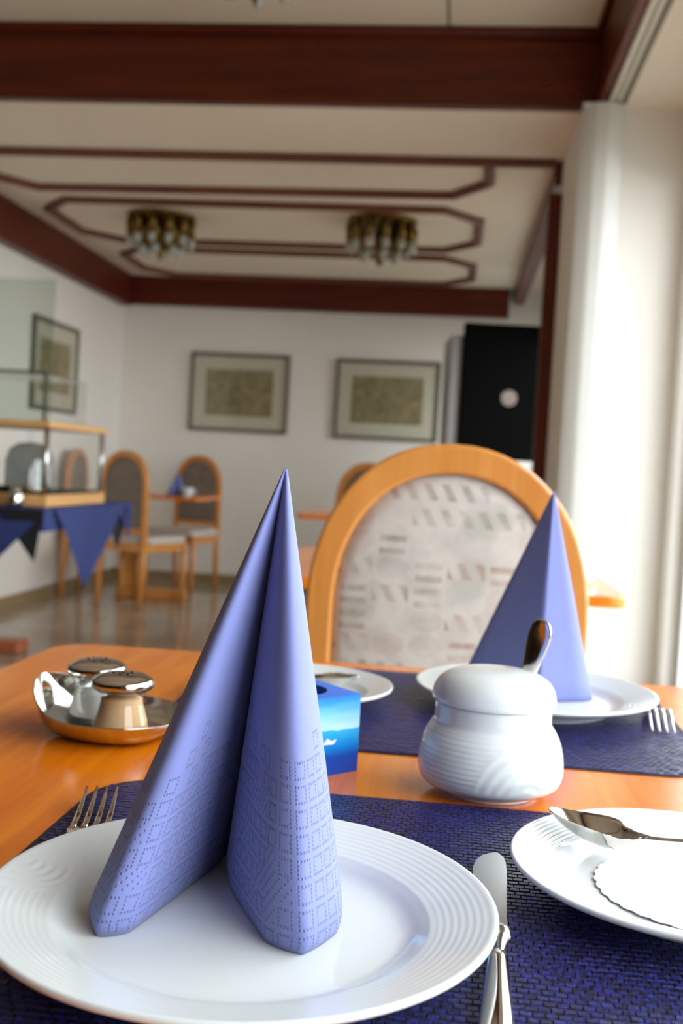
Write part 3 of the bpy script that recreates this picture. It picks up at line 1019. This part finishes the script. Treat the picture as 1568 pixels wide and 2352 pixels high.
def smooth3(pts, sub):
    P = [Vector(p) for p in pts]; out = []
    for i in range(len(P) - 1):
        p0 = P[i - 1] if i else P[0] * 2 - P[1]
        p1, p2 = P[i], P[i + 1]
        p3 = P[i + 2] if i + 2 < len(P) else P[-1] * 2 - P[-2]
        for k in range(sub):
            t = k / sub
            out.append(0.5 * ((2 * p1) + (p2 - p0) * t + (2 * p0 - 5 * p1 + 4 * p2 - p3) * t * t + (3 * p1 - p0 - 3 * p2 + p3) * t ** 3))
    out.append(P[-1])
    return [tuple(p) for p in out]

def spoon_on(label, tip, neck, end, depth=0.0125):
    t, n, e = Vector(tip), Vector(neck), Vector(end)
    pts, wid, dsh = [], [], []
    for q, w, d in ((0, .0030, 0.02), (.06, .0078, .26), (.16, .0112, .55), (.30, .0142, .82), (.46, .0160, .98), (.62, .0158, 1.0), (.77, .0132, .84), (.89, .0084, .48), (1.0, .0036, .08)):
        p = t.lerp(n, q); pts.append((p.x, p.y, p.z - depth * d)); wid.append(w); dsh.append(depth * d)
    for q, w, hz in ((.12, .0022, .0005), (.35, .0022, .0030), (.6, .0028, .0036), (.82, .0044, .0024), (.95, .0052, .0008), (1.0, .0032, 0)):
        p = n.lerp(e, q); pts.append((p.x, p.y, p.z + hz)); wid.append(w); dsh.append(0.0)
    return make_spoon(label, pts, wid, dsh, (0.3, 1, 0))
spoon_on('teaspoon lying bowl up on the doily of the near saucer', (0.0685, 0.650, 0.7815), (0.122, 0.628, 0.7760), (0.202, 0.600, 0.7745))
spoon_on('teaspoon on the far saucer, handle pointing left', (-0.082, 1.035, 0.7780), (-0.135, 1.048, 0.7725), (-0.225, 1.075, 0.7725), 0.009)
# spoon standing in the sugar bowl: handle leans out through the notch of the lid
ss = thing('sugar_spoon', 'spoon handle leaning out of the sugar bowl lid', 'spoon', (0.054, 0.806, 0.80), 0, 'sugar spoon')
st = []
axis = Vector((0.30, 0.12, 1.0)).normalized()
sid = Vector((0.80, -0.42, -0.19)); sid = (sid - axis * sid.dot(axis)).normalized()
nr = sid.cross(axis)
for s, w in ((-0.045, 0.002), (-0.02, 0.0022), (0.0, 0.0026), (0.02, 0.0036), (0.04, 0.0066), (0.055, 0.0088), (0.064, 0.0094), (0.070, 0.0086), (0.0745, 0.0062), (0.0765, 0.0026)):
    bend = 0.010 * max(0, (s - 0.01) / 0.066) ** 2
    st.append((axis * s + nr * bend, sid, nr, w, 0.0018, -0.0002))
strip('handle', st, 'steel', ss, 10)

def make_fork(label, tip_c, d, lift, group='dinner forks', down=False):
    """d points from the handle to the tines"""
    d = Vector(d).normalized(); s = Vector((d.y, -d.x, 0)); o = Vector(tip_c)
    r = thing('dinner_fork', label, 'fork', tuple(o), 0, group)
    z = lambda u: lift * (max(0, 1 - u / 0.062)) ** 2 + 0.0045 * math.exp(-((u - 0.095) / 0.03) ** 2)
    if down: z = lambda u: lift * math.exp(-((u - 0.042) / 0.026) ** 2) + 0.003 * math.exp(-((u - 0.12) / 0.03) ** 2)
    P = lambda u, x=0.0: Vector((-d.x * u + s.x * x, -d.y * u + s.y * x, z(u)))
    for k in range(4):
        x = (-1.5 + k) * 0.0066
        rows = []
        for q in range(7):
            u = 0.064 * q / 6
            w = 0.0008 + 0.0011 * min(1, q / 4)
            T = (P(u + .002) - P(u - .002)).normalized(); nrm = s.cross(T)
            rows.append((P(u, x), s, nrm if nrm.z > 0 else -nrm, w, 0.0020, 0))
        strip('tine', rows, 'steel', r, 6)
    rows = []
    for u, w in ((0.062, 0.0118), (0.067, 0.0122), (0.075, 0.0112), (0.083, 0.0070), (0.090, 0.0038), (0.108, 0.0032), (0.13, 0.0040), (0.16, 0.0058), (0.178, 0.0074), (0.188, 0.0070), (0.193, 0.0040)):
        T = (P(u + .002) - P(u - .002)).normalized(); nrm = s.cross(T)
        rows.append((P(u), s, nrm if nrm.z > 0 else -nrm, w, 0.0022, 0.0004 if u < 0.07 else 0))
    strip('handle', rows, 'steel', r, 8)
    return r
make_fork('dinner fork left of the nearest plate', (-0.2200, 0.679, MZ + 0.0015), (-0.20, 0.98, 0), 0.0075)
make_fork('dinner fork right of the far plate, tines towards the viewer', (0.204, 1.000, MZ + 0.0013), (-0.06, -1.0, 0), 0.013, down=True)

kn = thing('dinner_knife', 'dinner knife between the nearest plate and the saucer', 'knife', (0.034, 0.520, MZ + 0.001), 0)
bl = []
for y, xl, xr in ((0.002, -0.003, 0.0048), (0.02, -0.0070, 0.0050), (0.045, -0.0100, 0.0062), (0.065, -0.0112, 0.0072), (0.085, -0.0112, 0.0080), (0.098, -0.0088, 0.0080), (0.106, -0.0052, 0.0070), (0.111, 0.0, 0.0045), (0.1125, 0.0025, 0.0035)):
    bl.append(((( xl + xr) / 2, y, 0.0035 + 0.0005), (1, 0, 0), (0.10, 0, 1), (xr - xl) / 2, 0.0011, 0))
strip('blade', bl, 'steel_soft', kn, 6, True)
tube('bolster', [(0.001, 0.005, 0.0042), (0.001, 0.000, 0.0043), (0.0005, -0.006, 0.0043)], [0.0042, 0.0056, 0.0050], 'steel_soft', kn, 20, 0.8)
hd = []
for y, w, t_ in ((-0.005, 0.0044, 0.0064), (-0.03, 0.0050, 0.0066), (-0.06, 0.0060, 0.0070), (-0.085, 0.0070, 0.0072), (-0.105, 0.0074, 0.0070), (-0.115, 0.0060, 0.0060), (-0.119, 0.0030, 0.004)):
    hd.append(((0.0 + y * 0.05, y, 0.0040), (1, 0.0, 0), (0, 0, 1), w, t_, 0))
strip('handle', hd, 'steel', kn, 12)

# ------------------------------------------------------------------ folded napkins
def make_napkin(label, apex, left, right_, z0, mat='napkin', loc=None, tuck=True, nrow=40, sharp=0.0):
    """standing napkin: a sheet with its spine fold at the back, both wings rolled round into cones"""
    cx = sum(p[0] for p in left + right_) / len(left + right_)
    cyy = sum(p[1] for p in left + right_) / len(left + right_)
    base = smooth_prof([p + (0,) for p in left], 7)[:-1] + smooth_prof([p + (0,) for p in right_], 7)
    base = [Vector((p[0], p[1], z0)) for p in base]
    if sharp:                                            # pull the curve towards the straight folds between its corner points
        raw = []
        for seq in (left, right_):
            for a, b in zip(seq, seq[1:]):
                raw += [Vector((a[0] + (b[0] - a[0]) * k / 7, a[1] + (b[1] - a[1]) * k / 7, z0)) for k in range(7)]
        raw.append(Vector((right_[-1][0], right_[-1][1], z0)))
        base = [(p, p.lerp(q, sharp)) for p, q in zip(base, raw)]
        hem = [q for _, q in base]
        base = [p for p, _ in base]
    else:
        hem = base
    A = Vector(apex)
    n = len(base)
    arc = [0.0]
    for i in range(1, n): arc.append(arc[-1] + (base[i] - base[i - 1]).length)
    verts, uvs, faces = [], [], []
    o0 = Vector((cx, cyy, z0))
    centL = sum((base[i] for i in range(n // 2)), Vector()) / (n // 2)
    centR = sum((base[i] for i in range(n // 2, n)), Vector()) / (n - n // 2)
    ts = [0.006 + (1 - 0.006) * (k / nrow) for k in range(nrow + 1)]
    for t in ts:
        for i, b in enumerate(base):
            p = A.lerp(b.lerp(hem[i], max(0.0, (t - 0.6) / 0.4)), t)
            if tuck and t > 0.955:
                cc = A.lerp(centL if i < n // 2 else centR, t)
                q = (t - 0.955) / 0.045
                p = p + (cc - p) * (0.10 * q * q)
            verts.append(p - o0)
            uvs.append((arc[i], (1 - t) * (b - A).length))
    for k in range(nrow):
        for i in range(n - 1):
            a = k * n + i
            faces.append((a, a + 1, a + n + 1, a + n))
    me = bpy.data.meshes.new('folded_napkin')
    me.from_pydata([tuple(v) for v in verts], [], faces)
    uv = me.uv_layers.new(name='sheet')
    for lp in me.loops: uv.data[lp.index].uv = uvs[lp.vertex_index]
    me.polygons.foreach_set('use_smooth', [True] * len(me.polygons))
    o = link('folded_napkin', me, mat, None, tuple(o0))
    md = o.modifiers.new('paper_layers', 'SOLIDIFY'); md.thickness = 0.0011; md.offset = 0
    tag(o, label, 'napkin', 'folded blue napkins')
    return o
def at_y(px, py, Y):
    r = B @ np.array([px - CX, py - CY, F]); t = Y / r[1]
    return (r[0] * t, Y, CAMH + r[2] * t)
PZ = MZ + 0.0076
make_napkin('large blue-violet napkin rolled into twin cones on the nearest plate', at_y(657, 1072, 0.548),
            [(-0.1125, 0.590), (-0.1190, 0.556), (-0.1290, 0.510), (-0.1385, 0.4715), (-0.1520, 0.4640), (-0.1640, 0.486), (-0.1620, 0.515), (-0.1440, 0.556), (-0.108, 0.600)],
            [(-0.108, 0.600), (-0.0620, 0.565), (-0.0440, 0.527), (-0.0405, 0.494), (-0.0540, 0.4660), (-0.0745, 0.476), (-0.1005, 0.526), (-0.1100, 0.554), (-0.1080, 0.590)], PZ, sharp=0.55)
make_napkin('blue-violet pyramid napkin with a sharp front fold on the far plate', at_y(1272, 1128, 1.105),
            [(0.100, 1.140), (0.080, 1.150), (0.050, 1.165), (0.030, 1.166), (0.021, 1.156), (0.055, 1.114), (0.094, 1.066)],
            [(0.094, 1.066), (0.120, 1.078), (0.142, 1.089), (0.152, 1.105), (0.145, 1.130), (0.122, 1.142), (0.106, 1.140)], PZ - 0.0008, 'napkin_plain', None, False)
# small napkin and white cup on the table by the back wall
make_napkin('small blue napkin standing on the table by the back wall', (-1.85, 7.02, 0.905),
            [(-1.845, 7.02), (-1.88, 6.97), (-1.915, 6.98), (-1.91, 7.02), (-1.85, 7.08)],
            [(-1.85, 7.08), (-1.79, 7.02), (-1.78, 6.98), (-1.82, 6.97), (-1.848, 7.02)], 0.7362, 'napkin_plain', None, False, 12)

# ------------------------------------------------------------------ sugar bowl
def make_sugar(label, loc, rotz=0):
    r = thing('sugar_bowl', label, 'sugar bowl', loc, rotz, 'white lidded sugar bowls')
    body = smooth_prof([(0.030, 0.0), (0.0335, 0.0003), (0.0345, 0.0030), (0.0420, 0.0050), (0.0495, 0.0095), (0.0523, 0.0165), (0.0527, 0.0235), (0.0515, 0.0330), (0.0490, 0.0415), (0.0455, 0.0480), (0.0430, 0.0520), (0.0424, 0.0560), (0.0424, 0.0610), (0.0424, 0.0660)], 8)
    prof = [(0, 0.0015)] + body + [(0.0395, 0.0662), (0.0395, 0.055), (0.046, 0.03), (0.040, 0.008), (0, 0.006)]
    nb = len(body) + 1
    a0 = math.radians(-62)                                 # the fan ornament looks at the viewer
    def relief(rr, z, a, i):
        if i >= nb or z < 0.010 or z > 0.050: return (0, 0)
        da = (a - a0 + PI) % (2 * PI) - PI
        d = math.hypot(da * rr, z - 0.006)
        env = min(1, (z - 0.010) / 0.004) * min(1, (0.050 - z) / 0.004)
        if d < 0.040: return (0.00030 * env * math.cos(2 * PI * d / 0.0078), 0)
        return (0.00013 * env * math.cos(2 * PI * z / 0.0036), 0)
    lathe('body', prof, 'porcelain', r, 160, relief)
    lathe('lid', smooth_prof([(0.0400, 0.0667), (0.0438, 0.0666), (0.0448, 0.0680), (0.0448, 0.0715), (0.0432, 0.0775), (0.0385, 0.0836), (0.0300, 0.0880), (0.0170, 0.0905), (0.0001, 0.0912)], 6) + [(0, 0.0912)], 'porcelain', r, 72)
    return r
sugar = make_sugar('white porcelain sugar bowl with domed lid between the two place settings', (0.0375, 0.781, TZ))
dup(sugar, (0.275, 2.46, TZ), 0.4, 'small white porcelain bowl on the next table by the window')
cup = thing('coffee_cup', 'small white cup beside the far napkin near the back wall', 'cup', (-1.755, 6.93, 0.7352))
lathe('bowl', smooth_prof([(0, 0.002), (0.02, 0.0), (0.026, 0.006), (0.036, 0.030), (0.040, 0.058), (0.037, 0.058), (0.033, 0.03), (0.02, 0.01), (0, 0.009)], 4), 'porcelain', cup, 28)
tube('handle', [(0.036, 0, 0.045), (0.056, 0, 0.044), (0.058, 0, 0.026), (0.034, 0, 0.020)], 0.004, 'porcelain', cup, 8)

# ------------------------------------------------------------------ sea-print box
bx = thing('tealight_box', 'square blue box with sea and sky print, round hole on top', 'box', (-0.111, 0.805, TZ), PI / 4)
hs, hh, hr = 0.0350, 0.0595, 0.0235
n = 48
V, Fc = [], []
sq = []
for k in range(n):
    a = 2 * PI * k / n
    c, s = math.cos(a), math.sin(a)
    q = hs / max(abs(c), abs(s))
    sq.append((c * q, s * q))
for z in (0, hh):
    V += [(x, y, z) for x, y in sq]
V += [(hr * math.cos(2 * PI * k / n), hr * math.sin(2 * PI * k / n), hh) for k in range(n)]
for k in range(n):
    k2 = (k + 1) % n
    Fc.append((k, k2, n + k2, n + k))
    Fc.append((n + k, n + k2, 2 * n + k2, 2 * n + k))
Fc.append(tuple(range(n)))
mesh('printed_shell', V, Fc, 'seabox', bx)
lathe('well', [(hr, hh), (hr, hh - 0.016), (0, hh - 0.016)], 'deepblue', bx, n)
lathe('tealight', [(0, hh - 0.0158), (0.019, hh - 0.0158), (0.019, hh - 0.006), (0.018, hh - 0.007), (0, hh - 0.0075)], 'wax', bx, 32)
mesh('boat_print', [(0.0, -hs - 0.0004, 0.024), (0.010, -hs - 0.0004, 0.0235), (0.013, -hs - 0.0004, 0.0270), (0.008, -hs - 0.0004, 0.0262), (0.004, -hs - 0.0004, 0.0285)], [(0, 1, 2, 3, 4)], 'whiteprint', bx)

# ------------------------------------------------------------------ salt and pepper in a boat-shaped tray
AX = Vector((0.96, -0.27, 0)).normalized()                 # from the high left end to the low right end
TC = Vector((-0.271, 0.857, TZ))
tray = thing('cruet_tray', 'boat-shaped polished steel tray holding salt and pepper', 'tray', tuple(TC), math.atan2(AX.y, AX.x))
V, Fc = [], []
nu, nw = 48, 32
def tray_pt(u, w, inset=0.0):
    hw = (0.0610 - inset) * (max(0.0, 1 - abs(u) ** 2.4)) ** 0.6 + 0.0004
    rim = 0.0190 + 0.0225 * max(0, -u) ** 2.0 - 0.0010 * max(0, u)
    floor_ = 0.0012 + 0.0 * u
    end = abs(u) ** 7
    zb = floor_ + (rim - floor_) * end
    z = zb + (rim - zb) * abs(w) ** 9
    L = (0.060 - inset) * (1 + 0.10 * (z - 0.001) / 0.02 * abs(u))
    return (u * L, w * hw * (0.92 + 0.08 * (z - 0.001) / 0.02 if z < 0.021 else 1.0), z + inset * 0.9)
for j in range(nu + 1):
    u = -math.cos(PI * j / nu)
    for i in range(nw + 1):
        V.append(tray_pt(u, math.sin(PI / 2 * (-1 + 2 * i / nw))))
for j in range(nu):
    for i in range(nw):
        a = j * (nw + 1) + i
        Fc.append((a, a + 1, a + nw + 2, a + nw + 1))
o = mesh('steel_shell', V, Fc, 'steel', tray, True)
md = o.modifiers.new('sheet', 'SOLIDIFY'); md.thickness = 0.0011; md.offset = 1

def make_shaker(label, loc, fill, level):
    r = thing('shaker', label, 'shaker', loc, 0, 'glass shakers')
    outp = smooth_prof([(0.0215, 0.0008), (0.0240, 0.004), (0.0238, 0.010), (0.0208, 0.021), (0.0190, 0.029), (0.0196, 0.037), (0.0205, 0.0405)], 5)
    inn = [(x - 0.0022, z) for x, z in outp if z > 0.005][::-1]
    lathe('glass_body', [(0, 0.0)] + outp + inn + [(0.0205, 0.0045), (0, 0.0045)], 'glass', r, 40)
    cont = [(x - 0.0024, z) for x, z in outp if 0.0055 < z < level]
    lathe('filling', [(0, 0.0047)] + [(0.0205, 0.0047)] + cont + [(cont[-1][0] * .5, level + 0.001), (0, level + 0.0015)], fill, r, 32)
    ld = lathe('lid', smooth_prof([(0.0208, 0.0375), (0.0226, 0.0381), (0.0250, 0.0415), (0.0252, 0.0443), (0.0236, 0.0472), (0.0170, 0.0502), (0.0090, 0.0516), (0.0001, 0.0520)], 5) + [(0, 0.0520)], 'steel', r, 48)
    for k in range(9):
        a = 2 * PI * k / 8
        rr = 0.0 if k == 8 else 0.008
        lathe('hole', [(0, 0.0004), (0.0007, 0.0003), (0.0010, 0.0), (0, -0.0004)], 'black', ld, 8, None, (rr * math.cos(a), rr * math.sin(a), 0.0518 if k < 8 else 0.0521))
    return r
z0 = TZ + 0.0045
make_shaker('glass salt shaker, the further one in the steel tray', (-0.2945, 0.8805, z0), 'salt', 0.025)
make_shaker('glass pepper shaker, the nearer one in the steel tray', (-0.2570, 0.8330, z0), 'pepper', 0.032)
